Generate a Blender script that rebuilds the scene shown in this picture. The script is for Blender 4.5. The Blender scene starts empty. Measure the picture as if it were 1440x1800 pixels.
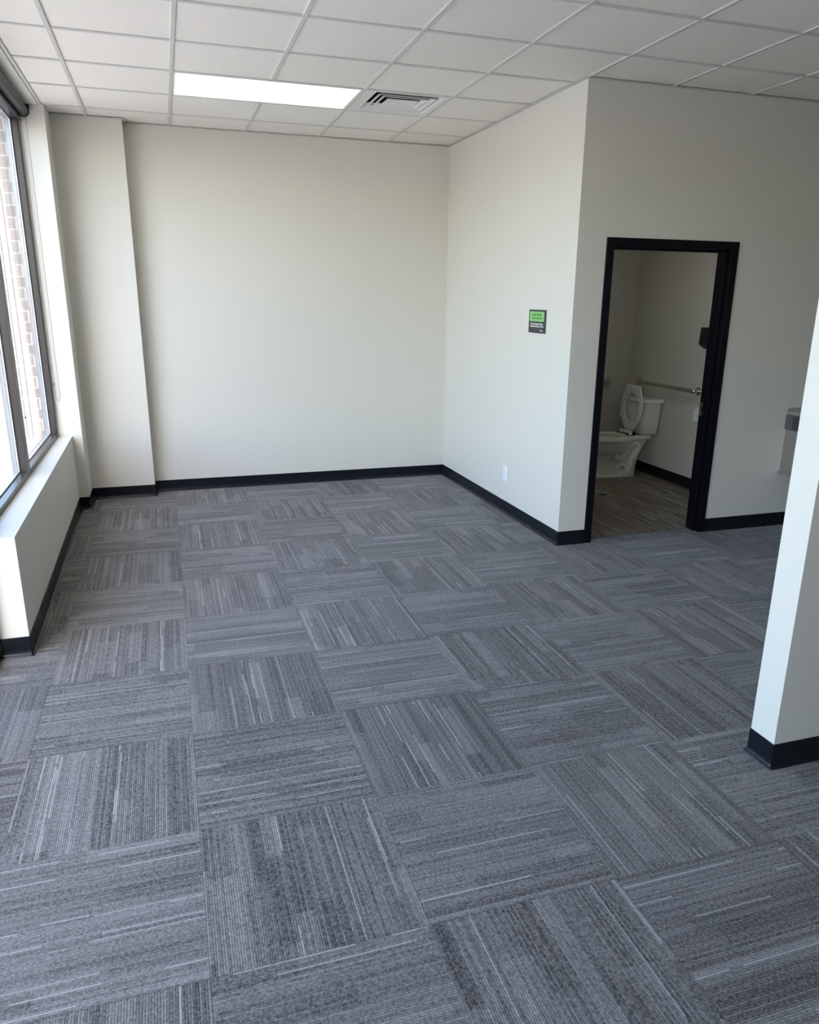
import bpy, bmesh, math, random
from mathutils import Vector, Matrix
random.seed(7)
C = bpy.context.scene.collection
S = bpy.context.scene

# ------------------------------------------------------------------ camera
ANG = (0.3130, -0.2947, 0.0112)
CAM = Vector((0.4506, -4.8341, 1.7195))
FPX, PPX, PPY = 1335.285, 731.99, 927.50
cy_, sy_ = math.cos(ANG[0]), math.sin(ANG[0]); cp_, sp_ = math.cos(ANG[1]), math.sin(ANG[1])
fw = Vector((sy_*cp_, cy_*cp_, sp_)); rt = Vector((cy_, -sy_, 0)); up = rt.cross(fw)
c_, s_ = math.cos(ANG[2]), math.sin(ANG[2])
rt, up = c_*rt + s_*up, -s_*rt + c_*up
cd = bpy.data.cameras.new('camera'); cam = bpy.data.objects.new('camera', cd); C.objects.link(cam)
cam.matrix_world = Matrix(((rt.x, up.x, -fw.x, CAM.x), (rt.y, up.y, -fw.y, CAM.y), (rt.z, up.z, -fw.z, CAM.z), (0, 0, 0, 1)))
cd.sensor_fit = 'HORIZONTAL'; cd.sensor_width = 36; cd.lens = FPX*36/1440
cd.shift_x = -(PPX-720)/1440; cd.shift_y = (PPY-900)/1440; cd.clip_start = 0.05
S.camera = cam

# ------------------------------------------------------------------ world, sun, exposure
S.view_settings.view_transform = 'Standard'; S.view_settings.look = 'None'
S.view_settings.gamma = 1; S.view_settings.use_curve_mapping = False
S.view_settings.exposure = 0.46
w = bpy.data.worlds.new('World'); S.world = w; w.use_nodes = True
nt = w.node_tree; nt.nodes.clear()
wo = nt.nodes.new('ShaderNodeOutputWorld'); bg = nt.nodes.new('ShaderNodeBackground'); sk = nt.nodes.new('ShaderNodeTexSky')
sk.sky_type = 'NISHITA'; sk.sun_disc = False; sk.sun_elevation = math.radians(48); sk.sun_rotation = math.radians(182)
sk.air_density = 1.0; sk.dust_density = 1.8; sk.ozone_density = 1.0
nt.links.new(sk.outputs[0], bg.inputs[0]); nt.links.new(bg.outputs[0], wo.inputs[0]); bg.inputs[1].default_value = 1.1
sd = bpy.data.lights.new('sun', 'SUN'); sd.energy = 6.3; sd.angle = 0.01; sd.color = (1, .93, .84)
sun = bpy.data.objects.new('sun', sd); C.objects.link(sun); sun.location = (2, -20, 25)
sun.rotation_euler = Vector((-.02, -.66, .75)).to_track_quat('Z', 'Y').to_euler()
S.cycles.max_bounces = 12; S.cycles.diffuse_bounces = 8; S.cycles.transparent_max_bounces = 12
S.cycles.sample_clamp_indirect = 6.0
# window portals (sampling guides only, they give off no light)
for nm, yc, ln, zc, h in (('window_portal', .42, 2.8, 1.78, 2.3), ('storefront_portal', -3.27, 4.5, 1.5, 2.9)):
    ld = bpy.data.lights.new(nm, 'AREA'); ld.shape = 'RECTANGLE'; ld.size = h; ld.size_y = ln; ld.cycles.is_portal = True
    lo = bpy.data.objects.new(nm, ld); C.objects.link(lo); lo.location = (-.56, yc, zc); lo.rotation_euler = (0, math.radians(-90), 0)

# ------------------------------------------------------------------ materials
def mat(name, col=(.5, .5, .5), rough=.5, metal=0, spec=.5, build=None):
    m = bpy.data.materials.new(name); m.use_nodes = True
    b = m.node_tree.nodes['Principled BSDF']
    b.inputs['Base Color'].default_value = (*col, 1); b.inputs['Roughness'].default_value = rough
    b.inputs['Metallic'].default_value = metal; b.inputs['Specular IOR Level'].default_value = spec
    if build: build(m.node_tree, b)
    return m
class N:
    """tiny node-graph helper"""
    def __init__(s, t): s.t = t
    def node(s, ty, **k):
        n = s.t.nodes.new(ty)
        for a, v in k.items(): setattr(n, a, v)
        return n
    def put(s, sock, v):
        if isinstance(v, bpy.types.NodeSocket): s.t.links.new(v, sock)
        elif isinstance(v, (tuple, list)) and len(v) == 3 and sock.type == 'RGBA': sock.default_value = (*v, 1)
        else: sock.default_value = v
    def m(s, op, a, b=0.0, c=None):
        n = s.node('ShaderNodeMath', operation=op); s.put(n.inputs[0], a); s.put(n.inputs[1], b)
        if c is not None: s.put(n.inputs[2], c)
        return n.outputs[0]
    def vec(s, x, y, z=0.0):
        n = s.node('ShaderNodeCombineXYZ'); s.put(n.inputs[0], x); s.put(n.inputs[1], y); s.put(n.inputs[2], z); return n.outputs[0]
    def pos(s):
        g = s.node('ShaderNodeNewGeometry'); x = s.node('ShaderNodeSeparateXYZ'); s.t.links.new(g.outputs['Position'], x.inputs[0])
        return g.outputs['Position'], x.outputs[0], x.outputs[1], x.outputs[2]
    def white(s, v):
        n = s.node('ShaderNodeTexWhiteNoise', noise_dimensions='3D'); s.put(n.inputs['Vector'], v); return n.outputs['Value']
    def noise(s, v, sc, det=2.0, ro=.5):
        n = s.node('ShaderNodeTexNoise'); s.put(n.inputs['Vector'], v); n.inputs['Scale'].default_value = sc
        n.inputs['Detail'].default_value = det; n.inputs['Roughness'].default_value = ro; return n.outputs[0]
    def mix(s, f, a, b):
        n = s.node('ShaderNodeMix', data_type='RGBA'); s.put(n.inputs[0], f); s.put(n.inputs[6], a); s.put(n.inputs[7], b); return n.outputs[2]
    def ramp(s, f, stops):
        n = s.node('ShaderNodeValToRGB'); e = n.color_ramp.elements
        while len(e) < len(stops): e.new(.5)
        for q, (p, c) in zip(e, stops): q.position = p; q.color = (*c, 1)
        s.put(n.inputs[0], f); return n.outputs[0]
    def bump(s, b, h, st=.3, d=.002):
        n = s.node('ShaderNodeBump'); n.inputs['Strength'].default_value = st; n.inputs['Distance'].default_value = d
        s.put(n.inputs['Height'], h); s.t.links.new(n.outputs[0], b.inputs['Normal'])

def b_paint(t, b):
    g = N(t); P, x, y, z = g.pos()
    g.bump(b, g.noise(P, 260, 3), .12, .0015)
    r = g.m('ADD', g.m('MULTIPLY', g.noise(P, 3, 2), .12), .42); g.put(b.inputs['Roughness'], r)
def b_ceil(t, b):
    g = N(t); P, x, y, z = g.pos()
    n1 = g.noise(P, 190, 4, .7); n2 = g.noise(P, 70, 3)
    tid = g.white(g.vec(g.m('FLOOR', g.m('DIVIDE', x, .6096)), g.m('FLOOR', g.m('DIVIDE', y, .6096)), 3.0))
    c = g.mix(g.m('MULTIPLY', n1, .55), (.90, .86, .80), (.76, .725, .675))
    c = g.mix(g.m('MULTIPLY', tid, .10), c, (.70, .67, .625))
    g.put(b.inputs['Base Color'], c)
    g.bump(b, g.m('ADD', n1, g.m('MULTIPLY', n2, .5)), .55, .004)
TS, TX, TY = .6096, .4296, -1.355
def b_carpet(t, b):
    g = N(t); P, x, y, z = g.pos(); M = g.m
    u = M('DIVIDE', M('SUBTRACT', x, TX), TS); v = M('DIVIDE', M('SUBTRACT', y, TY), TS)
    iu = M('FLOOR', u); iv = M('FLOOR', v); fu = M('SUBTRACT', u, iu); fv = M('SUBTRACT', v, iv)
    par = M('FLOORED_MODULO', M('ADD', iu, iv), 2.0); inv = M('SUBTRACT', 1.0, par)
    ac = M('ADD', M('MULTIPLY', par, fu), M('MULTIPLY', inv, fv))
    al = M('ADD', M('MULTIPLY', par, fv), M('MULTIPLY', inv, fu))
    seed = M('ADD', M('MULTIPLY', iu, 7.31), M('MULTIPLY', iv, 3.17))
    NR = 84.0
    ra = M('MULTIPLY', ac, NR); rid = M('FLOOR', ra); rf = M('SUBTRACT', ra, rid)
    r1 = g.white(g.vec(rid, seed, 1.0)); r2 = g.white(g.vec(rid, seed, 5.0))
    # bands of yarn: widths vary, each broken lengthwise
    warp = M('ADD', M('MULTIPLY', ac, 11.0), M('MULTIPLY', g.noise(g.vec(M('MULTIPLY', ac, 5.0), seed, 0.0), 1.0, 1.0), 3.0))
    bid = M('FLOOR', warp)
    br = g.white(g.vec(bid, seed, 9.0))
    sg = M('FLOOR', M('ADD', M('MULTIPLY', al, 1.7), M('MULTIPLY', br, 3.0)))
    bv = g.white(g.vec(bid, seed, M('ADD', sg, 20.0)))
    bv = M('POWER', bv, 1.5)
    sm = g.noise(g.vec(M('MULTIPLY', ac, 8.0), seed, M('MULTIPLY', al, 1.2)), 1.0, 2.0)
    spk = g.noise(g.vec(M('MULTIPLY', ra, .9), M('MULTIPLY', al, 70.0), seed), 1.0, 2.0, .7)
    tv = g.white(g.vec(iu, iv, 2.0))
    # bright single yarns, for part of their length
    st = M('GREATER_THAN', r1, .93)
    ln = M('GREATER_THAN', g.noise(g.vec(M('MULTIPLY', rid, 3.7), M('MULTIPLY', al, 2.0), seed), 1.0, 0.0), .47)
    st = M('MULTIPLY', st, ln)
    val = M('ADD', .16, M('MULTIPLY', bv, .22))
    val = M('ADD', val, M('MULTIPLY', sm, .26))
    val = M('ADD', val, M('MULTIPLY', M('SUBTRACT', r2, .5), .26))
    val = M('ADD', val, M('MULTIPLY', M('SUBTRACT', spk, .5), 1.25))
    val = M('ADD', val, M('MULTIPLY', st, .42))
    val = M('ADD', val, M('MULTIPLY', M('SUBTRACT', tv, .5), .08))
    rib = M('SUBTRACT', 1.0, M('POWER', M('ABSOLUTE', M('SUBTRACT', M('MULTIPLY', rf, 2.0), 1.0)), 2.5))
    val = M('MULTIPLY', val, M('ADD', .36, M('MULTIPLY', rib, .82)))
    ed = M('MINIMUM', M('MINIMUM', fu, M('SUBTRACT', 1.0, fu)), M('MINIMUM', fv, M('SUBTRACT', 1.0, fv)))
    seam = M('LESS_THAN', ed, .0024)
    val = M('MULTIPLY', val, M('SUBTRACT', 1.0, M('MULTIPLY', seam, .40)))
    tone = g.noise(g.vec(M('MULTIPLY', ac, 4.0), seed, M('MULTIPLY', al, 1.0)), 1.3, 1.0)
    lo = g.mix(tone, (.034, .032, .031), (.040, .036, .032)); hi = g.mix(tone, (.320, .307, .295), (.345, .322, .298))
    g.put(b.inputs['Base Color'], g.mix(val, lo, hi))
    g.bump(b, M('ADD', rib, M('MULTIPLY', spk, 1.2)), .35, .0025)
    b.inputs['Sheen Weight'].default_value = .15
def b_vinyl(t, b):
    g = N(t); P, x, y, z = g.pos(); M = g.m
    a = M('DIVIDE', x, .152); pid = M('FLOOR', a); off = g.white(g.vec(pid, 0.0, 4.0))
    c2 = M('ADD', M('DIVIDE', y, 1.22), off); cid = M('FLOOR', c2)
    pv = g.white(g.vec(pid, cid, 2.0))
    gr = g.noise(g.vec(M('MULTIPLY', x, 38.0), M('MULTIPLY', y, 2.2), M('MULTIPLY', pv, 30.0)), 1.0, 5.0, .62)
    fx = M('SUBTRACT', a, pid); fy = M('SUBTRACT', c2, cid)
    e = M('LESS_THAN', M('MINIMUM', M('MINIMUM', fx, M('SUBTRACT', 1.0, fx)), M('MULTIPLY', M('MINIMUM', fy, M('SUBTRACT', 1.0, fy)), 8.0)), .012)
    c = g.ramp(gr, [(.34, (.055, .045, .037)), (.5, (.19, .16, .13)), (.64, (.38, .335, .28))])
    c = g.mix(M('MULTIPLY', pv, .35), c, (.12, .09, .068)); c = g.mix(M('MULTIPLY', e, .6), c, (.04, .03, .022))
    g.put(b.inputs['Base Color'], c); g.bump(b, gr, .15, .001)
def b_brick(t, b):
    g = N(t); P, x, y, z = g.pos(); M = g.m
    h = M('ADD', x, y)
    n = g.node('ShaderNodeTexBrick'); g.put(n.inputs['Vector'], g.vec(h, z, 0.0)); n.inputs['Scale'].default_value = 1.0
    n.inputs['Brick Width'].default_value = .203; n.inputs['Row Height'].default_value = .0835; n.inputs['Mortar Size'].default_value = .0055
    n.inputs['Color1'].default_value = (.34, .30, .27, 1); n.inputs['Color2'].default_value = (.29, .26, .24, 1); n.inputs['Mortar'].default_value = (.60, .58, .55, 1)
    g.put(b.inputs['Base Color'], g.mix(M('MULTIPLY', g.noise(P, 60, 4), .4), n.outputs[0], (.42, .36, .31)))
    g.bump(b, n.outputs['Fac'], -.5, .006)
def b_conc(t, b):
    g = N(t); P, x, y, z = g.pos(); M = g.m
    fy = M('FLOORED_MODULO', y, 1.5); e = M('LESS_THAN', fy, .012)
    c = g.mix(g.noise(P, 9, 5, .7), (.50, .47, .42), (.62, .59, .54)); g.put(b.inputs['Base Color'], g.mix(M('MULTIPLY', e, .6), c, (.2, .19, .17)))
def b_asph(t, b):
    g = N(t); P, x, y, z = g.pos(); g.put(b.inputs['Base Color'], g.mix(g.noise(P, 120, 4, .7), (.34, .325, .30), (.46, .44, .41)))
def b_steel(t, b):
    g = N(t); P, x, y, z = g.pos(); g.put(b.inputs['Roughness'], g.m('ADD', g.m('MULTIPLY', g.noise(P, 40, 2), .15), .12))
def b_brush(t, b):
    g = N(t); P, x, y, z = g.pos(); M = g.m
    n = g.noise(g.vec(M('MULTIPLY', x, 300.), M('MULTIPLY', y, 4.), M('MULTIPLY', z, 4.)), 1., 3.); g.put(b.inputs['Roughness'], M('ADD', M('MULTIPLY', n, .2), .28))
def b_rub(t, b):
    g = N(t); P, x, y, z = g.pos(); n = g.noise(P, 35, 3); g.put(b.inputs['Roughness'], g.m('ADD', g.m('MULTIPLY', n, .10), .24)); g.bump(b, g.noise(P, 220, 2), .06, .001)
def b_black(t, b):
    g = N(t); P, x, y, z = g.pos(); g.bump(b, g.noise(P, 300, 2), .05, .001)
def b_porc(t, b):
    g = N(t); P, x, y, z = g.pos(); g.put(b.inputs['Roughness'], g.m('ADD', g.m('MULTIPLY', g.noise(P, 12, 2), .05), .10)); b.inputs['Coat Weight'].default_value = .3
def b_mix(a, c, sc):
    def f(t, b):
        g = N(t); P, x, y, z = g.pos(); g.put(b.inputs['Base Color'], g.mix(g.noise(P, sc, 3), a, c))
    return f

PAINT = mat('wall_paint', (.655, .633, .570), .5, spec=.35, build=b_paint)
BATHP = mat('bathroom_paint', (.60, .59, .54), .5, spec=.3, build=b_paint)
CEIL = mat('ceiling_tile', (.7, .68, .64), .9, spec=.1, build=b_ceil)
GRID = mat('grid_white', (.60, .585, .555), .45, build=b_mix((.60, .585, .555), (.57, .555, .53), 20))
CARPET = mat('carpet', (.2, .2, .2), .95, spec=.05, build=b_carpet)
VINYL = mat('vinyl_plank', (.2, .15, .1), .42, spec=.4, build=b_vinyl)
RUBBER = mat('rubber_base', (.005, .007, .011), .4, spec=.32, build=b_rub)
BLACK = mat('black_enamel', (.003, .0035, .006), .32, spec=.22, build=b_black)
BPLAS = mat('black_plastic', (.010, .010, .012), .45, build=b_black)
PORC = mat('porcelain', (.78, .77, .71), .1, build=b_porc)
SEATP = mat('seat_plastic', (.82, .82, .78), .25, build=b_mix((.82, .82, .78), (.79, .79, .75), 30))
CHROME = mat('polished_steel', (.62, .60, .56), .18, 1, build=b_steel)
BRUSH = mat('brushed_steel', (.50, .47, .46), .35, 1, build=b_brush)
BRONZE = mat('bronze_aluminium', (.040, .034, .035), .33, .3, build=b_black)
ALUM = mat('mill_aluminium', (.62, .64, .68), .35, .3, build=b_steel)
OUTF = mat('outer_frame_grey', (.30, .31, .34), .5, .2, build=b_steel)
GASKET = mat('gasket', (.008, .008, .01), .6, build=b_black)
BRICK = mat('brick', (.4, .3, .2), .9, build=b_brick)
CONC = mat('concrete', (.5, .5, .5), .9, build=b_conc)
ASPH = mat('asphalt', (.2, .2, .2), .95, build=b_asph)
STUCCO = mat('stucco', (.6, .57, .52), .9, build=b_mix((.60, .57, .52), (.66, .63, .58), 8))
WPLAS = mat('white_plastic', (.82, .84, .86), .3, build=b_mix((.82, .84, .86), (.78, .8, .82), 40))
DARK = mat('duct_dark', (.03, .032, .035), .6, build=b_mix((.02, .022, .025), (.09, .09, .10), 14))
VENTW = mat('vent_white', (.76, .76, .73), .35, build=b_mix((.78, .78, .75), (.74, .74, .71), 20))
DGREY = mat('grey_plastic', (.13, .135, .14), .4, build=b_mix((.085, .09, .092), (.105, .11, .112), 30))
ROLL = mat('shade_fabric', (.02, .026, .034), .45, build=b_mix((.016, .022, .030), (.025, .031, .040), 90))
CHAIN = mat('bead_chain', (.12, .12, .115), .4, .3, build=b_mix((.10, .10, .095), (.16, .155, .15), 200))
SIGNK = mat('sign_black', (.030, .034, .032), .45, build=b_mix((.030, .034, .032), (.04, .045, .042), 30))
SIGNG = mat('sign_green', (.22, .52, .16), .45, build=b_mix((.22, .52, .16), (.26, .56, .19), 30))
SIGND = mat('sign_dark_green', (.03, .17, .03), .5, build=b_mix((.03, .17, .03), (.04, .2, .04), 30))
SIGNW = mat('sign_white', (.75, .8, .75), .5, build=b_mix((.75, .8, .75), (.7, .76, .7), 30))
def b_emit(t, b):
    g = N(t); P, x, y, z = g.pos()
    b.inputs['Emission Color'].default_value = (1, .985, .955, 1)
    g.put(b.inputs['Emission Strength'], g.m('ADD', 1.25, g.m('MULTIPLY', g.noise(P, 6, 2), .5)))
EMIT = mat('lit_diffuser', (.8, .8, .8), .4, build=b_emit)
def b_emitb(t, b):
    g = N(t); P, x, y, z = g.pos(); b.inputs['Emission Color'].default_value = (1, .97, .88, 1)
    g.put(b.inputs['Emission Strength'], g.m('ADD', 10.5, g.m('MULTIPLY', g.noise(P, 6, 2), .3)))
EMITB = mat('added_bathroom_glow', (.8, .8, .8), .4, build=b_emitb)  # glow of the added, unseen bathroom lamp
gl = bpy.data.materials.new('window_glass'); gl.use_nodes = True; t = gl.node_tree; t.nodes.clear()
o_ = t.nodes.new('ShaderNodeOutputMaterial'); tr = t.nodes.new('ShaderNodeBsdfTransparent'); gs = t.nodes.new('ShaderNodeBsdfGlossy'); mx = t.nodes.new('ShaderNodeMixShader')
gs.inputs['Roughness'].default_value = .02; tr.inputs[0].default_value = (.96, .965, .96, 1)
g = N(t); ge = g.node('ShaderNodeNewGeometry'); dp = g.node('ShaderNodeVectorMath', operation='DOT_PRODUCT')
t.links.new(ge.outputs['Normal'], dp.inputs[0]); t.links.new(ge.outputs['Incoming'], dp.inputs[1])
f5 = g.m('POWER', g.m('SUBTRACT', 1.0, g.m('ABSOLUTE', dp.outputs['Value'])), 5.0)
t.links.new(g.m('ADD', .035, g.m('MULTIPLY', f5, .6)), mx.inputs[0])      # Schlick reflectance, the same on both faces of the pane
t.links.new(tr.outputs[0], mx.inputs[1]); t.links.new(gs.outputs[0], mx.inputs[2]); t.links.new(mx.outputs[0], o_.inputs[0])
GLASS = gl

# ------------------------------------------------------------------ mesh helpers
def obj(name, bm, m, parent=None, smooth=False, bevel=0, seg=2):
    me = bpy.data.meshes.new(name)
    bmesh.ops.recalc_face_normals(bm, faces=bm.faces[:])
    bm.to_mesh(me); bm.free(); o = bpy.data.objects.new(name, me); C.objects.link(o)
    for k in (m if isinstance(m, (list, tuple)) else [m]): me.materials.append(k)
    if smooth:
        for p in me.polygons: p.use_smooth = True
        me.set_sharp_from_angle(angle=math.radians(38))
    if bevel:
        q = o.modifiers.new('bevel', 'BEVEL'); q.width = bevel; q.segments = seg; q.limit_method = 'ANGLE'; q.angle_limit = math.radians(40)
    if parent: o.parent = parent; o.matrix_parent_inverse = Matrix.Translation(-parent.location)
    return o
def box(bm, x0, x1, y0, y1, z0, z1, mi=0):
    v = [bm.verts.new(p) for p in ((x0, y0, z0), (x1, y0, z0), (x1, y1, z0), (x0, y1, z0), (x0, y0, z1), (x1, y0, z1), (x1, y1, z1), (x0, y1, z1))]
    for f in ((0, 3, 2, 1), (4, 5, 6, 7), (0, 1, 5, 4), (1, 2, 6, 5), (2, 3, 7, 6), (3, 0, 4, 7)):
        bm.faces.new([v[i] for i in f]).material_index = mi
def prism(bm, pts, z0, z1):
    a = [bm.verts.new((x, y, z0)) for x, y in pts]; b = [bm.verts.new((x, y, z1)) for x, y in pts]; n = len(pts)
    bm.faces.new(a[::-1]); bm.faces.new(b)
    for i in range(n): bm.faces.new((a[i], a[(i+1) % n], b[(i+1) % n], b[i]))
def loft(bm, loops, cap0=True, cap1=True):
    L = [[bm.verts.new(p) for p in l] for l in loops]; n = len(L[0])
    for a, b in zip(L, L[1:]):
        for i in range(n): bm.faces.new((a[i], a[(i+1) % n], b[(i+1) % n], b[i]))
    if cap0: bm.faces.new(L[0][::-1])
    if cap1: bm.faces.new(L[-1])
def tube(bm, pts, r, n=12):
    pts = [Vector(p) for p in pts]; loops = []; pn = None
    for i, p in enumerate(pts):
        d = (pts[min(i+1, len(pts)-1)] - pts[max(i-1, 0)]).normalized()
        if pn is None: a = d.orthogonal().normalized()
        else: a = (pn - d*pn.dot(d)).normalized()
        pn = a; b = d.cross(a); rr = r[i] if isinstance(r, (list, tuple)) else r
        loops.append([p + rr*(math.cos(k*2*math.pi/n)*a + math.sin(k*2*math.pi/n)*b) for k in range(n)])
    loft(bm, loops)
def sell(cx, cy, z, hx, hy, e=2.0, n=48):
    out = []
    for k in range(n):
        t = 2*math.pi*k/n; c, s = math.cos(t), math.sin(t)
        out.append((cx + hx*math.copysign(abs(c)**(2/e), c), cy + hy*math.copysign(abs(s)**(2/e), s), z))
    return out
def smooth_path(P, k=8):
    P = [Vector(p) for p in P]; out = []
    for i in range(len(P)-1):
        p0, p1, p2, p3 = P[max(i-1, 0)], P[i], P[i+1], P[min(i+2, len(P)-1)]
        for j in range(k):
            t = j/k; out.append(.5*((2*p1) + (-p0+p2)*t + (2*p0-5*p1+4*p2-p3)*t*t + (-p0+3*p1-3*p2+p3)*t**3))
    out.append(P[-1]); return out
def struct(name, bm, m, parent=None, **k):
    o = obj(name, bm, m, parent, **k)
    if not parent: o['kind'] = 'structure'
    return o
def tag(o, label, cat, group=None):
    o['label'] = label; o['category'] = cat
    if group: o['group'] = group
    return o
def thing(name, loc, label, cat, group=None):
    o = bpy.data.objects.new(name, None); C.objects.link(o); o.location = loc; o.empty_display_size = .1
    return tag(o, label, cat, group)
def B(): return bmesh.new()

# ------------------------------------------------------------------ layout numbers
H = 3.018                       # underside of the ceiling grid
G = .6096                       # ceiling grid pitch (lines at multiples of G)
XW0, XW1 = -.305, -.333         # inner face of the low wall, near end / far end
YK, YS = -.998, 1.817           # low wall near end, stub wall face
XS = -.258                      # stub and pilaster left edge
YP, XP = 2.123, .258            # pilaster
YB = 2.270                      # back wall
XR, XD, YD = 3.025, 3.050, -.140   # right wall (back end / front end), door wall
XF = -.437                      # inner face of window frame
XE, YE, XEND = 2.537, -2.845, 8.0  # partition end
YT = -2.722
YBACK = -9.0

# ------------------------------------------------------------------ floor
bm = B()
box(bm, -.52, XEND, YBACK, YD+.10, -.12, 0)
box(bm, -.52, 3.06, YD+.10, YB+.05, -.12, 0)
struct('floor', bm, CARPET)
bm = B(); box(bm, 3.12, 5.2, YD+.10, 2.35, -.12, .001); struct('floor', bm, VINYL)

# ------------------------------------------------------------------ walls
bm = B(); prism(bm, [(XS, YP), (XP, YP), (XP, YB), (XR, YB), (XR, YB+.2), (XS, YB+.2)], 0, H+.1); struct('wall_back', bm, PAINT)
bm = B(); prism(bm, [(-.50, YS), (XS, YS), (XS, YB+.2), (-.50, YB+.2)], 0, H+.1)
prism(bm, [(-.50, YK), (XW0, YK), (XW1, YS), (-.50, YS)], 0, .612)
box(bm, -.50, XF, YBACK, YS, 2.955, H+.1); box(bm, XF, -.292, YBACK, YS, 3.010, H+.1)
box(bm, -.50, -.33, YBACK, YK-4.55, 0, H+.1)
struct('wall_left', bm, PAINT)
bm = B(); prism(bm, [(XD, YD), (XD+.12, YD), (XD+.12, 2.245), (XR+.0, 2.245), (XR, YB+.2), (XR-.0, YB)], 0, H+.1)
bm.free(); bm = B(); prism(bm, [(XD, YD), (3.17, YD), (3.17, 2.245), (3.17, YB+.2), (XR, YB+.2), (XR, YB)], 0, H+.1); struct('wall_right', bm, PAINT)
DX0, DX1, DZ = 3.300, 4.272, 2.085      # rough opening of the doorway
bm = B(); box(bm, 3.17, DX0, YD, YD+.12, 0, H+.1); box(bm, DX1, XEND, YD, YD+.12, 0, H+.1); box(bm, DX0, DX1, YD, YD+.12, DZ, H+.1)
struct('wall_doorway', bm, PAINT)
bm = B(); box(bm, XE, XEND, YE, YT, 0, H+.1); struct('wall_partition', bm, PAINT)
bm = B(); box(bm, XEND, XEND+.12, YBACK, YD+.12, 0, H+.1); struct('wall_far', bm, PAINT)
bm = B(); box(bm, -.5, XEND+.12, YBACK-.12, YBACK, 0, H+.1); struct('wall_rear', bm, PAINT)
XB, YBB = 5.09, 2.245
bm = B(); box(bm, 3.17, XB+.12, YBB, YBB+.12, 0, 2.62); box(bm, XB, XB+.12, YD+.12, YBB, 0, 2.62); struct('wall_bathroom', bm, BATHP)
bm = B(); box(bm, 3.17, XB+.12, YD+.12, YBB+.12, 2.60, 2.72); struct('ceiling_bathroom', bm, BATHP)
bm = B(); box(bm, -.5, XEND+.12, YBACK-.12, YB+.2, 3.34, 3.46); struct('sky_block_roof', bm, STUCCO)  # unseen slab added above the ceiling to block the sky

# ------------------------------------------------------------------ ceiling: lay-in tiles with holes for fixtures
LIGHTS = [(1, 1), (1, -7), (1, -11), (6, -7)]          # two cells wide in x
VENTS = [(3, 1), (3, -3)]
holes = set(VENTS) | {(i, k) for i, k in LIGHTS} | {(i+1, k) for i, k in LIGHTS}
X0C = -.292
bm = B()
for i in range(-1, int(XEND/G)+1):
    for k in range(int(YBACK/G)-1, 4):
        if (i, k) in holes: continue
        x0, x1, y0, y1 = max(i*G, X0C), min((i+1)*G, XEND), max(k*G, YBACK), min((k+1)*G, YB)
        if x1 <= x0 or y1 <= y0: continue
        if y0 >= YD+.06 and x0 >= 3.17: continue
        if y1 > YD+.06 and x0 >= 3.17: y1 = YD+.06
        dz = random.uniform(-.0012, .0012); sx = random.uniform(-.001, .001)
        v = [(x0, y0, H+.007+dz+sx), (x1, y0, H+.007+dz-sx), (x1, y1, H+.007+dz-sx), (x0, y1, H+.007+dz+sx)]
        top = [(a, b, H+.026) for a, b, c in v]
        loft(bm, [v, top])
ceil = struct('ceiling', bm, CEIL)
bm = B(); W = .012
def inx(y): return XR + (XD-XR)*(YB-y)/(YB-YD)
for i in range(0, int(XEND/G)+1):                       # runners along y
    x = i*G; ye = YB if x < 3.04 else YD
    segs = [(YBACK, ye)]
    for li, lk in LIGHTS:
        if li+1 == i: segs = [q for a, b in segs for q in (((a, lk*G-W), ((lk+1)*G+W, b)) if a < lk*G < b else ((a, b),))]
    for a, b in segs: box(bm, x-W, x+W, a, b, H, H+.012)
for k in range(int(YBACK/G), 4):                        # cross tees
    y = k*G; xe = inx(y) if y > YD else XEND
    for i in range(-1, int(xe/G)+1):
        pass
        xa, xb = max(i*G+W, X0C), min((i+1)*G-W, xe)
        if xb > xa: box(bm, xa, xb, y-W, y+W, H+.0006, H+.012)
# middle tee of a two-cell light is left out by the light itself (it fills the opening)
grid = obj('ceiling_grid', bm, GRID, ceil, bevel=.0015, seg=1)
bm = B()
box(bm, X0C, X0C+.022, YBACK, YS+.3, H-.0015, H+.001)
box(bm, X0C, X0C+.0015, YBACK, YS, H-.0015, H+.008)
prism(bm, [(XR-.022, YB), (XR, YB), (XD, YD), (XD-.022, YD-.022)], H-.0015, H+.001)
box(bm, XP, XR-.02, YB-.022, YB, H-.0015, H+.001); box(bm, XS, XP+.022, YP-.022, YP, H-.0015, H+.001); box(bm, XP, XP+.022, YP, YB, H-.0015, H+.001)
box(bm, XD-.02, XEND, YD-.022, YD, H-.0015, H+.001)
obj('wall_angle', bm, GRID, ceil)

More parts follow.
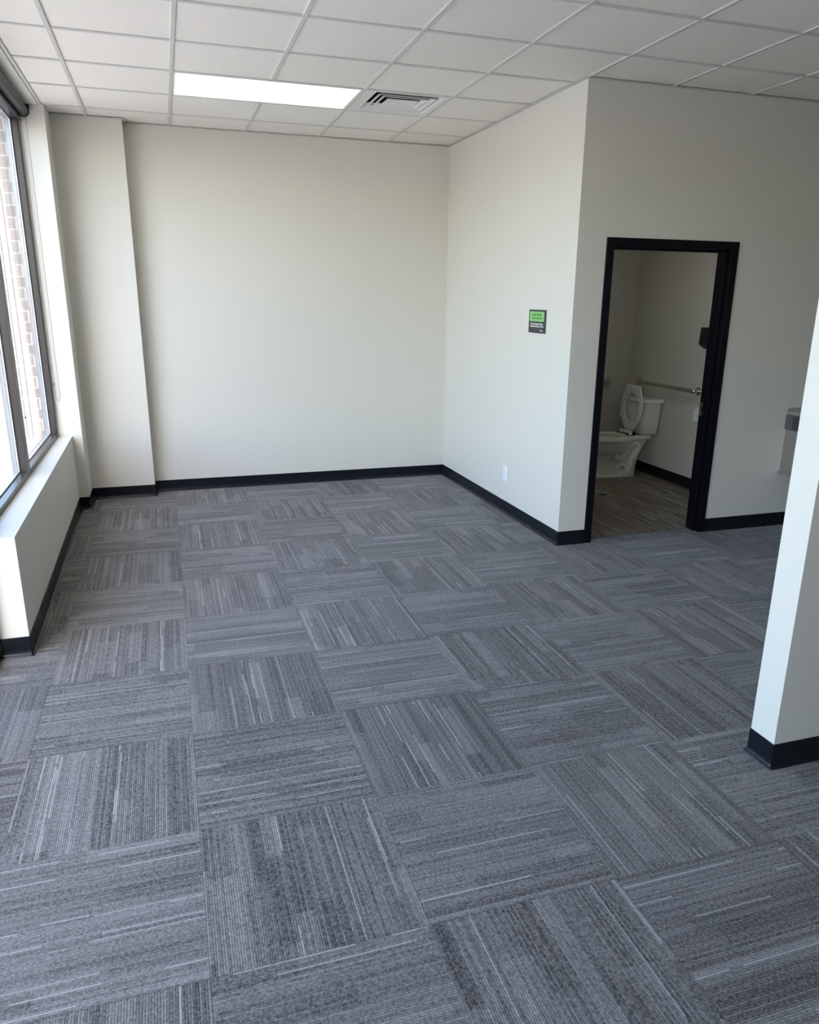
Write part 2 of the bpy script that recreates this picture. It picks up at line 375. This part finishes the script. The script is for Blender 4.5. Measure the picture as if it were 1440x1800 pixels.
# ------------------------------------------------------------------ cove base
PROF = [(0, .1016), (.0035, .1010), (.0038, .030), (.0055, .018), (.0095, .009), (.0145, .0045), (.0165, .0015), (.0165, 0), (0, 0)]
def coving(name, path, a, b, parent=None):
    """sweep the base profile along segments a..b-1 of the path; the room lies to the right of the path"""
    P = [Vector(p) for p in path]
    nr = []
    for p, q in zip(P, P[1:]):
        d = (q-p).normalized(); nr.append(Vector((d.y, -d.x)))
    st = []
    def corner(i):
        if i == 0: return [(P[0], nr[0])]
        if i == len(P)-1: return [(P[-1], nr[-1])]
        n0, n1 = nr[i-1], nr[i]; cr = n0.x*n1.y - n0.y*n1.x
        if cr > 0:      # outside corner: rounded
            a0 = math.atan2(n0.y, n0.x); a1 = a0 + math.acos(max(-1, min(1, n0.dot(n1))))
            return [(P[i], Vector((math.cos(a0+(a1-a0)*t/6), math.sin(a0+(a1-a0)*t/6)))) for t in range(7)]
        m_ = (n0+n1).normalized(); return [(P[i], m_/max(.2, m_.dot(n0)))]
    for i in range(a, b+1):
        c = corner(i)
        if i == a and len(c) > 1: c = c[3:]
        if i == b and len(c) > 1: c = c[:4]
        st += c
    bm = B(); loft(bm, [[(p.x+n.x*o, p.y+n.y*o, z) for o, z in PROF] for p, n in st])
    return struct(name, bm, RUBBER, parent)
PATH = [(-.435, YK), (XW0, YK), (XW1, YS), (XS, YS), (XS, YP), (XP, YP), (XP, YB), (XR, YB), (XD, YD), (3.262, YD)]
# the path runs with the room on its right-hand side
coving('baseboard_left', PATH, 0, 4); coving('baseboard_back', PATH, 4, 7); coving('baseboard_right', PATH, 7, 9)
coving('baseboard_doorway', [(4.312, YD), (XEND, YD)], 0, 1)
coving('baseboard_partition', [(XEND, YT), (XE, YT), (XE, YE), (XEND, YE)], 0, 3).location = (0, 0, 0)
coving('baseboard_bathroom', [(3.17, YBB), (XB, YBB), (XB, YD+.13)], 0, 2)

# ------------------------------------------------------------------ windows
def zbox(bm, y0, y1, z0, z1, x0=-.490, x1=XF): box(bm, x0, x1, y0, y1, z0, z1)
def window(name, y0, y1, z0, z1, fw=.045):
    """dark aluminium storefront bay with gasket, outer glazing bead and one pane"""
    bm = B()
    xa = -.474
    zbox(bm, y0, y0+fw, z0, z1, xa); zbox(bm, y1-fw, y1, z0, z1, xa)
    zbox(bm, y0+fw, y1-fw, z0, z0+.034, xa); zbox(bm, y0+fw, y1-fw, z1-.045, z1, xa)
    w_ = struct(name, bm, BRONZE, bevel=.0012, seg=1)
    bm = B(); e = .002
    for q in ((y0, y0+fw-e, z0, z1), (y1-fw+e, y1, z0, z1), (y0+fw-e, y1-fw+e, z0, z0+.034-e), (y0+fw-e, y1-fw+e, z1-.045+e, z1)): zbox(bm, *q, -.482, xa)
    obj('gasket', bm, GASKET, w_)
    bm = B(); e = -.006
    for q in ((y0, y0+fw-e, z0, z1), (y1-fw+e, y1, z0, z1), (y0+fw-e, y1-fw+e, z0, z0+.034-e), (y0+fw-e, y1-fw+e, z1-.045+e, z1)): zbox(bm, *q, -.491, -.482)
    obj('glazing_bead', bm, ALUM, w_, bevel=.002, seg=1)
    bm = B()
    for q in ((y0, y0+fw, z0, z1), (y1-fw, y1, z0, z1), (y0+fw, y1-fw, z0, z0+.034), (y0+fw, y1-fw, z1-.045, z1)): zbox(bm, *q, -.522, -.497)
    obj('outer_frame', bm, OUTF, w_)
    bm = B(); box(bm, -.496, -.4915, y0+fw-.01, y1-fw+.01, z0+.03, z1-.04); obj('window_pane', bm, GLASS, w_)
    return w_
window('window_1', .388, YS-.002, .612, 2.95)
window('window_2', YK+.002, .386, .612, 2.95)
# glazed storefront towards the camera and behind it (glass door first)
y = YK
for n_, ln in enumerate((1.05, 1.75, 1.75)):
    wd = window('door_2' if n_ == 0 else 'window_%d' % (n_+2), y-ln+.002, y-.002, 0, 2.95, .05)
    if n_ == 0:
        bm = B(); tube(bm, [(XF, y-.14, .95), (XF+.05, y-.14, .95), (XF+.05, y-.14, 1.25), (XF, y-.14, 1.25)], .012)
        obj('door_handle', bm, BRONZE, wd, smooth=True)
    y -= ln

# roller shades, rolled up under the recess
def roller(y0, y1, label, chain_y):
    r = thing('roller_shade', (-.395, (y0+y1)/2, 2.966), label, 'roller shade', 'roller shades over the street windows')
    bm = B(); tube(bm, [(-.395, y0+.018, 2.966), (-.395, y1-.018, 2.966)], .037, 28); obj('shade_roll', bm, ROLL, r, smooth=True, bevel=.002)
    bm = B(); box(bm, -.424, -.4215, y0+.03, y1-.03, 2.905, 2.966); tube(bm, [(-.4228, y0+.03, 2.905), (-.4228, y1-.03, 2.905)], .009, 10)
    obj('hem_bar', bm, ROLL, r, smooth=False)
    for ya, yb in ((y0+.004, y0+.016), (y1-.016, y1-.004)):
        bm = B(); box(bm, -.435, -.352, ya, yb, 2.975, 3.009); tube(bm, [(-.395, ya, 2.966), (-.395, yb, 2.966)], .041, 24); obj('bracket', bm, BPLAS, r)
    zb = .905 if y1 > 1 else .853
    pts = [(-.412, chain_y, 2.95), (-.411, chain_y, 1.8), (-.410, chain_y, zb+.03), (-.404, chain_y, zb+.008), (-.3945, chain_y, zb), (-.385, chain_y, zb+.008), (-.379, chain_y, zb+.03), (-.378, chain_y, 1.8), (-.377, chain_y, 2.95)]
    bm = B(); tube(bm, pts, .0019, 6)
    ch = obj('chain', bm, CHAIN, r, smooth=True)
    bm = B(); tube(bm, [(-.410, chain_y, zb+.125), (-.410, chain_y, zb+.137)], .0042, 8); obj('chain_connector', bm, BPLAS, ch)
    return r
roller(.392, YS-.002, 'dark grey roller shade rolled up over the far window, its chain beside the stub wall', 1.77)
roller(YK+.004, .386, 'dark grey roller shade rolled up over the nearer window, its chain beside the mullion', .345)

# ------------------------------------------------------------------ doorway
def jamb(bm, x0, x1, inner):    # inner = side of the opening
    s = 1 if inner > 0 else -1
    box(bm, x0, x1, YD-.012, YD+.132, 0, 2.110)
FX0, FX1, FO0, FO1, FH = 3.264, 4.312, 3.320, 4.256, 2.054
bm = B()
ya, yb = YD-.012, YD+.140
def U(bm, inset, y0, y1):
    """frame layer: two jambs and a head with the opening reduced by inset"""
    a, b, h = FO0+inset, FO1-inset, FH-inset
    o = [(FX0, 0), (FX0, 2.110), (FX1, 2.110), (FX1, 0), (b, 0), (b, h), (a, h), (a, 0)]
    A = [bm.verts.new((x, y0, z)) for x, z in o]; Bq = [bm.verts.new((x, y1, z)) for x, z in o]
    for f in ((0, 1, 6, 7), (1, 2, 5, 6), (2, 3, 4, 5)):
        bm.faces.new([A[i] for i in f]); bm.faces.new([Bq[i] for i in f][::-1])
    for i in range(8): bm.faces.new((A[i], A[(i+1) % 8], Bq[(i+1) % 8], Bq[i]))
U(bm, 0, ya, ya+.040); U(bm, .016, ya+.040, ya+.098); U(bm, 0, ya+.098, yb)
door = struct('door_1', bm, BLACK, bevel=.0025)
bm = B(); box(bm, FO0-.004, FO0+.041, yb-.002, yb+.91, .012, FH-.004)
leaf = obj('door_leaf', bm, BLACK, door, bevel=.002)
for z in (.28, 1.03, 1.80):
    bm = B(); tube(bm, [(FO0+.004, yb+.004, z-.055), (FO0+.004, yb+.004, z+.055)], .008, 12); box(bm, FO0-.001, FO0+.003, yb-.042, yb, z-.055, z+.055)
    obj('hinge', bm, BLACK, door)
bm = B(); box(bm, FO1-.0015, FO1+.002, ya+.108, ya+.142, .885, .985); obj('strike_plate', bm, CHROME, door)
bm = B(); box(bm, FO1-.004, FO1, ya+.112, ya+.128, .915, .955); obj('latch_hole', bm, BPLAS, door)
bm = B(); box(bm, FO0, FO1, YD+.088, YD+.106, 0, .003); obj('threshold', bm, DGREY, door)

# ------------------------------------------------------------------ recessed ceiling light
def ceiling_light(i, k, label):
    x0, x1, y0, y1 = i*G+W+.001, (i+2)*G-W-.001, k*G+W+.001, (k+1)*G-W-.001
    r = thing('ceiling_light', ((x0+x1)/2, (y0+y1)/2, H), label, 'ceiling light')
    bm = B(); f = .013
    box(bm, x0, x1, y0, y0+f, H+.001, H+.05); box(bm, x0, x1, y1-f, y1, H+.001, H+.05); box(bm, x0, x0+f, y0+f, y1-f, H+.001, H+.05); box(bm, x1-f, x1, y0+f, y1-f, H+.001, H+.05)
    box(bm, x0, x1, y0, y1, H+.05, H+.09); obj('frame', bm, VENTW, r)
    bm = B(); box(bm, x0+f, x1-f, y0+f, y1-f, H+.004, H+.010); obj('diffuser', bm, EMIT, r)
    return r
ceiling_light(1, 1, 'long rectangular lit troffer light in the ceiling beside the far vent')
for i, k in LIGHTS[1:]:  # invented troffers, out of view, added for the light they give
    ceiling_light(i, k, {-7: 'unseen lit troffer light added in the ceiling behind the camera', -11: 'unseen lit troffer light added in the ceiling at the rear of the room'}[k] if i == 1 else 'unseen lit troffer light added in the ceiling over the front of the partition')

bl = thing('ceiling_light', (4.1, .9, 2.6), 'unseen small round ceiling light added to brighten the bathroom, above the picture', 'ceiling light')  # invented lamp, out of view, added to brighten the dim bathroom
bm = B(); loft(bm, [sell(4.1, .9, z, r_, r_, 2, 32) for z, r_ in ((2.5995, .17), (2.565, .17), (2.56, .165))]); obj('frame', bm, VENTW, bl)
bm = B(); loft(bm, [sell(4.1, .9, z, r_, r_, 2, 32) for z, r_ in ((2.5598, .155), (2.545, .14), (2.538, .09))]); obj('diffuser', bm, EMITB, bl)

# ------------------------------------------------------------------ ceiling vents: square-cone diffusers
def vent(i, k, label):
    x0, x1, y0, y1 = i*G+W, (i+1)*G-W, k*G+W, (k+1)*G-W; cx, cy = (x0+x1)/2, (y0+y1)/2; h = (x1-x0)/2
    r = thing('ceiling_vent', (cx, cy, H), label, 'ceiling vent')
    def sq(a, z, b=None, ox=0, oy=0):
        b = a if b is None else b
        return [(cx-a+ox, cy-b+oy, z), (cx+a+ox, cy-b+oy, z), (cx+a+ox, cy+b+oy, z), (cx-a+ox, cy+b+oy, z)]
    o1 = .022                   # the opening sits a little off centre, as in a three-way diffuser
    bm = B(); loft(bm, [sq(h, H+.002), sq(h-.052, H+.003, h-.030, o1), sq(h-.082, H+.045, h-.070, o1), sq(h-.088, H+.045, h-.080, o1), sq(h-.058, H+.010, h-.036, o1), sq(h, H+.010)], False, False)
    obj('face_frame', bm, VENTW, r)
    bm = B(); loft(bm, [sq(h-.084, H+.046, h-.072, o1), sq(h-.084, H+.14, h-.072, o1), sq(.13, H+.2)], False, True); obj('duct_collar', bm, DARK, r)
    for n_, (a, b) in enumerate(((h-.084, h-.092), (h-.128, h-.146))):
        z = H+.006+.003*n_
        bm = B(); loft(bm, [sq(a, z, b, o1), sq(a-.012, z-.001, b-.010, o1), sq(a-.034, z+.014, b-.030, o1), sq(a-.032, z+.017, b-.028, o1), sq(a-.010, z+.004, b-.008, o1), sq(a, z+.002, b, o1)], False, False)
        obj('cone', bm, VENTW, r)
    bm = B(); loft(bm, [sq(.112, H+.012, .080, o1), sq(.110, H+.010, .078, o1), sq(.004, H+.026, .003, o1), sq(.004, H+.03, .003, o1), sq(.112, H+.015, .080, o1)], False, False)
    obj('center_plate', bm, VENTW, r)
    return r
vent(3, 1, 'square white stepped-cone air vent in the ceiling beside the lit light')
vent(3, -3, 'square white air vent at the top edge of the photo, one corner showing')

# ------------------------------------------------------------------ wall sign
def text(s, size, m, parent, name, y, z, x, sx=1.0, align='CENTER', bold=0.0, shear=0.0):
    cu = bpy.data.curves.new(name, 'FONT'); cu.body = s; cu.size = size; cu.align_x = align; cu.align_y = 'CENTER'; cu.extrude = .0004; cu.offset = bold; cu.shear = shear
    to = bpy.data.objects.new(name, cu); C.objects.link(to)
    bpy.context.view_layer.update()
    me = bpy.data.meshes.new_from_object(to.evaluated_get(bpy.context.evaluated_depsgraph_get()))
    C.objects.unlink(to); bpy.data.objects.remove(to)
    # wall faces -x: text runs towards -y, reads upright
    M_ = Matrix(((0, 0, -1, x), (-1*sx, 0, 0, y), (0, 1, 0, z), (0, 0, 0, 1)))
    me.transform(M_); me.materials.clear(); me.materials.append(m)
    o = bpy.data.objects.new(name, me); C.objects.link(o); o.parent = parent; o.matrix_parent_inverse = Matrix.Translation(-parent.location); return o
SX = inx(.36)
sg = thing('wall_sign', (SX-.004, .362, 1.56), 'small black and green notice mounted on the bright right-hand wall', 'sign')
bm = B(); box(bm, SX-.006, SX-.0002, .228, .496, 1.477, 1.641); obj('sign_plate', bm, SIGNK, sg, bevel=.001)
bm = B(); box(bm, SX-.0072, SX-.006, .249, .478, 1.559, 1.627); obj('green_panel', bm, SIGNG, sg)
text('QUIET PLEASE', .024, SIGND, sg, 'heading', .364, 1.604, SX-.0075, 1.04, bold=.0006)
text('TESTING IN PROGRESS', .0165, SIGND, sg, 'subheading', .364, 1.580, SX-.0075, .98, bold=.0003)
text('If Voices Along the Hallway', .0185, SIGNW, sg, 'lettering', .362, 1.541, SX-.0064, .95, bold=.0003)
text('Should Rise, Please Lower Yours', .0175, SIGNW, sg, 'lettering', .362, 1.524, SX-.0064, .93, bold=.0003)
bm = B()
for q in range(6): box(bm, SX-.0072, SX-.0062, .262+q*.008, .267+q*.008, 1.492, 1.497+(.004 if q == 4 else .001*(q % 2)))
obj('printed_mark', bm, SIGNW, sg)

# ------------------------------------------------------------------ wall outlet
OX = inx(.786)
ou = thing('wall_outlet', (OX, .786, .332), 'white duplex outlet low on the bright right-hand wall', 'outlet')
bm = B(); box(bm, OX-.006, OX-.0002, .748, .824, .270, .394); obj('cover_plate', bm, WPLAS, ou, bevel=.003)
for z in (.357, .307):
    bm = B(); loft(bm, [[(xx, a, b) for a, b, _ in sell(.786, z, 0, .017, .0165, 3.2, 24)] for xx in (OX-.005, OX-.0085)]); rc = obj('receptacle', bm, WPLAS, ou, bevel=.001)
    bm = B(); box(bm, OX-.0088, OX-.0080, .778, .780, z-.002, z+.008); box(bm, OX-.0088, OX-.0080, .792, .794, z-.002, z+.008); tube(bm, [(OX-.0088, .786, z-.008), (OX-.008, .786, z-.008)], .0028, 10)
    obj('slots', bm, DGREY, rc)
bm = B(); tube(bm, [(OX-.0072, .786, .332), (OX-.0055, .786, .332)], .0028, 10); obj('screw', bm, CHROME, ou)

# ------------------------------------------------------------------ drinking fountain
fx0, fx1, fy0, fy1 = 4.955, 5.40, YD-.45, YD-.001
df = thing('drinking_fountain', (5.18, YD-.2, .435), 'steel drinking fountain on the doorway wall, half hidden behind the partition', 'drinking fountain')
bm = B(); box(bm, fx0+.008, fx1-.008, fy0+.02, fy1, .440, .775); obj('cabinet', bm, BRUSH, df, bevel=.006)
bm = B(); box(bm, fx0-.004, fx1+.004, fy0+.012, fy1, .432, .446); obj('bottom_rim', bm, BRUSH, df, bevel=.003)
bm = B(); box(bm, fx0-.006, fx1+.006, fy0+.005, fy1, .775, .888); gp = obj('louvered_band', bm, DGREY, df, bevel=.004)
for sx_ in (fx0-.0075, fx1+.0045):
    bm = B()
    for q in range(7): box(bm, sx_, sx_+.003, fy0+.04, fy1-.075, .784+q*.0145, .792+q*.0145)
    obj('louver_slots', bm, BPLAS, gp)
bm = B(); L_ = []
for z, a in ((.888, .006), (.915, .004), (.932, -.008), (.936, -.03)):
    L_.append([(fx0-a, fy0-a, z), (fx1+a, fy0-a, z), (fx1+a, fy1, z), (fx0-a, fy1, z)])
L_.append([(fx0+.06, fy0+.05, .935), (fx1-.06, fy0+.05, .935), (fx1-.06, fy1-.08, .935), (fx0+.06, fy1-.08, .935)])
L_.append([(fx0+.09, fy0+.08, .91), (fx1-.09, fy0+.08, .91), (fx1-.09, fy1-.11, .91), (fx0+.09, fy1-.11, .91)])
loft(bm, L_); obj('basin', bm, BRUSH, df, bevel=.004)
bm = B(); tube(bm, smooth_path([(5.22, YD-.10, .93), (5.22, YD-.10, .965), (5.22, YD-.13, .985), (5.22, YD-.16, .975)]), .008, 12); obj('spout', bm, CHROME, df, smooth=True)

# ------------------------------------------------------------------ toilet (faces -x, tank against the right bathroom wall)
TY0 = 1.79; TZ = .001
toi = thing('toilet', (4.70, TY0, 0), 'white toilet with raised open seat beside the bathroom wall', 'toilet')
bm = B(); S_ = []
for z, cx, hx, hy, e in ((0, 4.675, .262, .122, 2.6), (.016, 4.675, .262, .122, 2.6), (.024, 4.675, .250, .108, 2.6), (.06, 4.64, .205, .103, 2.5), (.15, 4.625, .190, .098, 2.4), (.215, 4.620, .205, .104, 2.3),
                         (.238, 4.63, .225, .122, 2.2), (.262, 4.63, .255, .152, 2.15), (.295, 4.63, .270, .166, 2.15), (.33, 4.625, .278, .174, 2.1), (.372, 4.622, .284, .184, 2.1), (.378, 4.620, .292, .190, 2.1), (.412, 4.620, .292, .190, 2.1), (.420, 4.620, .286, .184, 2.1),
                         (.420, 4.59, .215, .125, 2.1), (.405, 4.59, .205, .116, 2.1), (.36, 4.59, .212, .124, 2.1), (.28, 4.59, .16, .095, 2.0), (.22, 4.62, .09, .06, 2.0)):
    S_.append(sell(cx, TY0, z+TZ, hx, hy, e))
loft(bm, S_)
# rear deck under the tank
loft(bm, [sell(4.80, TY0, .02+TZ, .125, .088, 3.2), sell(4.82, TY0, .12+TZ, .118, .084, 3.2), sell(4.85, TY0, .24+TZ, .12, .086, 3.2), sell(4.885, TY0, .36+TZ, .15, .105, 3.5), sell(4.90, TY0, .380+TZ, .160, .14, 4), sell(4.90, TY0, .414+TZ, .160, .14, 4), sell(4.90, TY0, .420+TZ, .154, .134, 4)])
# trapway relief on the flanks
for s in (-1, 1):
    yq = TY0+s*.094
    tube(bm, smooth_path([(4.62, yq+s*.02, .225), (4.70, yq+s*.01, .195), (4.76, yq, .245), (4.81, yq, .315), (4.87, yq, .335), (4.905, yq, .29), (4.87, yq, .225), (4.83, yq, .16), (4.825, yq+s*.004, .05)], 6), [.03]+[.036]*46+[.03]*2, 12)
    tube(bm, smooth_path([(4.66, yq+s*.006, .03), (4.67, yq+s*.004, .09), (4.72, yq+s*.004, .125), (4.78, yq+s*.002, .10), (4.80, yq+s*.002, .03)], 6), .022, 10)
obj('bowl', bm, PORC, toi, smooth=True)
for s in (-1, 1):
    bm = B(); loft(bm, [sell(4.76, TY0+s*.112, .016, .016, .012, 2, 16), sell(4.76, TY0+s*.112, .030, .014, .010, 2, 16), sell(4.76, TY0+s*.112, .038, .006, .005, 2, 16)]); obj('bolt_cap', bm, SEATP, toi, smooth=True)
tk = 4.975
bm = B(); loft(bm, [sell(tk+.004, TY0, .428, .060, .150, 5), sell(tk+.003, TY0, .432, .082, .178, 5), sell(tk+.002, TY0, .450, .090, .190, 5), sell(tk, TY0, .52, .094, .200, 6), sell(tk, TY0, .745, .100, .217, 6)]); obj('tank', bm, PORC, toi, smooth=True)
bm = B(); loft(bm, [sell(tk, TY0, .744, .103, .222, 8), sell(tk-.002, TY0, .748, .110, .232, 8), sell(tk-.002, TY0, .772, .112, .234, 8), sell(tk-.002, TY0, .782, .106, .228, 8), sell(tk-.002, TY0, .785, .080, .2, 6)]); obj('tank_lid', bm, PORC, toi, smooth=True)
bm = B(); tube(bm, [(tk-.098, TY0-.17, .705), (tk-.112, TY0-.17, .705)], .011, 14); tube(bm, smooth_path([(tk-.112, TY0-.172, .706), (tk-.118, TY0-.15, .700), (tk-.122, TY0-.11, .690)]), .006, 10); obj('flush_lever', bm, CHROME, toi, smooth=True)
# raised seat
HX, HZ = 4.835, .452
def seat_pt(u, v, d=0): return (HX + .012*v/.46*1.0 + d, TY0+u, HZ+v)
NO = 64
WT = [(0, .055), (.02, .078), (.06, .112), (.11, .150), (.16, .176), (.21, .187), (.27, .182), (.33, .164), (.39, .138), (.43, .118), (.452, .104), (.46, .088)]
def egg(t, inner):      # t from -pi/2 (hinge) over 0 to pi/2 (front edge), then back on the other side
    if inner:
        c, s = math.cos(t), math.sin(t); return (.112 - .026*s)*c, .232 + .146*s
    tt = (t+math.pi/2) % (2*math.pi); sd_ = 1 if tt <= math.pi else -1
    q = (tt if sd_ > 0 else 2*math.pi-tt)/math.pi
    v = .46*(.5-.5*math.cos(math.pi*q)) if False else .46*q
    for (v0, w0), (v1, w1) in zip(WT, WT[1:]):
        if v <= v1: return sd_*(w0+(w1-w0)*(v-v0)/(v1-v0)), v
    return sd_*WT[-1][1], .46
bm = B()
def seatloop(f, sc, d):
    out = []
    for k in range(NO):
        t = 2*math.pi*(k+.5)/NO; a = f(t); out.append(seat_pt(a[0]*sc, a[1], d))
    return out
eo = lambda t: egg(t, False); ei = lambda t: egg(t, True)
def mixl(a, b, q): return [tuple(x*(1-q)+y*q for x, y in zip(p, r_)) for p, r_ in zip(a, b)]
of, inn = seatloop(eo, 1, 0), seatloop(ei, 1, 0)
ob, ib = seatloop(eo, 1, .020), seatloop(ei, 1, .020)
L_ = [[(p[0]+.004, p[1], p[2]) for p in of], mixl(of, inn, .12), [(p[0]+.004, p[1], p[2]) for p in mixl(of, inn, .5)], mixl(of, inn, .88), [(p[0]+.004, p[1], p[2]) for p in inn], ib, ob, [(p[0]+.004, p[1], p[2]) for p in of]]
loft(bm, L_, False, False); bmesh.ops.remove_doubles(bm, verts=bm.verts[:], dist=1e-5)
seat = obj('seat', bm, SEATP, toi, smooth=True)
for u, v in ((-.128, .315), (.128, .315), (-.150, .135), (.150, .135)):
    bm = B(); p = seat_pt(u, v, -.012); q = seat_pt(u, v, .004)
    tube(bm, [(p[0]-.002, p[1], p[2]), p, q], [.006, .012, .013], 14); obj('bumper', bm, WPLAS, seat, smooth=True)
bm = B(); tube(bm, [(HX-.026, TY0-.095, HZ-.008), (HX-.026, TY0+.095, HZ-.008)], .016, 14)
for s in (-1, 1): tube(bm, [(HX-.022, TY0+s*.082, .418), (HX-.026, TY0+s*.082, HZ-.004)], [.020, .016], 14)
obj('seat_hinge', bm, SEATP, toi, smooth=True)

# ------------------------------------------------------------------ grab bars
def grab_bar(a, b, n, label):
    a, b, n = Vector(a), Vector(b), Vector(n); d = (b-a).normalized(); off = .055
    r = thing('grab_bar', tuple((a+b)/2), label, 'grab bar')
    P = [a+n*.004]
    for k in range(6):
        t = k/5*math.pi/2; P.append(a + n*(off-.03) + n*.03*math.sin(t) + d*(.03*(1-math.cos(t))))
    for k in range(6):
        t = (5-k)/5*math.pi/2; P.append(b + n*(off-.03) + n*.03*math.sin(t) - d*(.03*(1-math.cos(t))))
    P.append(b+n*.004)
    bm = B(); tube(bm, P, .019, 16); obj('rail', bm, CHROME, r, smooth=True)
    for p in (a, b):
        bm = B(); tube(bm, [p+n*.0005, p+n*.008, p+n*.013], [.040, .040, .030], 24); obj('flange', bm, CHROME, r, bevel=.001)
    return r
grab_bar((XB, 2.03, .915), (XB, 1.095, .915), (-1, 0, 0), 'polished steel grab bar on the wall behind the toilet tank')
grab_bar((4.83, YBB, .900), (3.86, YBB, .900), (0, -1, 0), 'steel grab bar left of the toilet, mostly hidden by the door frame')

# tissue dispenser, towel dispenser, floor drain
tp = thing('tissue_dispenser', (XB-.05, .948, .66), 'white tissue holder on the bathroom wall beside the black door frame', 'tissue dispenser')
bm = B(); pr_ = []
for k in range(17):
    t = math.pi*k/16; pr_.append((.948-.062*math.cos(t)*1.0, .735+.052*math.sin(t)))
pr_ = [(.886, .655)] + pr_ + [(1.010, .655)]
loft(bm, [[(xx, a, b) for a, b in pr_] for xx in (XB-.10, XB-.0005)]); obj('housing', bm, WPLAS, tp, bevel=.006)
bm = B(); tube(bm, [(XB-.06, .89, .668), (XB-.06, 1.005, .668)], .028, 18); obj('tissue_roll', bm, SEATP, tp, smooth=True)
td = thing('towel_dispenser', (XB-.08, .92, 1.30), 'black box-shaped towel dispenser on the bathroom wall beside the door frame', 'towel dispenser')
bm = B(); loft(bm, [[(XB-.0005, .78, 1.315), (XB-.0005, 1.012, 1.315), (XB-.085, 1.012, 1.315), (XB-.085, .78, 1.315)], [(XB-.0005, .78, 1.345), (XB-.0005, 1.012, 1.345), (XB-.13, 1.012, 1.345), (XB-.13, .78, 1.345)],
    [(XB-.0005, .78, 1.49), (XB-.0005, 1.012, 1.49), (XB-.12, 1.012, 1.49), (XB-.12, .78, 1.49)]]); obj('housing', bm, BPLAS, td, bevel=.005)
bm = B(); box(bm, XB-.10, XB-.03, .80, .98, 1.309, 1.316); obj('dispensing_slot', bm, DGREY, td)
dr = thing('floor_drain', (4.155, 1.080, .001), 'round metal drain in the bathroom floor in front of the toilet', 'drain')
bm = B(); loft(bm, [sell(4.155, 1.080, z, r_, r_, 2, 32) for z, r_ in ((.001, .058), (.0035, .056), (.004, .048), (.002, .046))]); obj('rim', bm, CHROME, dr)
bm = B(); loft(bm, [sell(4.155, 1.080, z, r_, r_, 2, 32) for z, r_ in ((.0012, .046), (.0028, .045))])
obj('grate', bm, DARK, dr)

# ------------------------------------------------------------------ outside
bm = B(); box(bm, -.69, -.522, YS+.045, YB+4, -.15, 3.4); box(bm, -.69, -.522, YK-.0, YS+.045, -.15, .56); box(bm, -.62, -.522, YBACK, YB+4, 3.0, 3.6)
struct('wall_exterior', bm, BRICK)
bm = B(); loft(bm, [[(-.522, yy, .56), (-.522, yy, .605), (-.72, yy, .575), (-.72, yy, .56)] for yy in (YK, YS+.045)]); struct('trim_1', bm, CONC)
bm = B(); box(bm, -2.6, -.522, -22, 24, -.30, -.15); struct('sidewalk', bm, CONC)
bm = B(); box(bm, -40, -2.6, -22, 60, -.45, -.30); struct('ground', bm, ASPH)
bm = B(); box(bm, -30, -14, 34, 34.4, -.3, 4.2); box(bm, -30, -14, 33.8, 34.6, 4.2, 4.5); struct('wall_distant', bm, STUCCO)
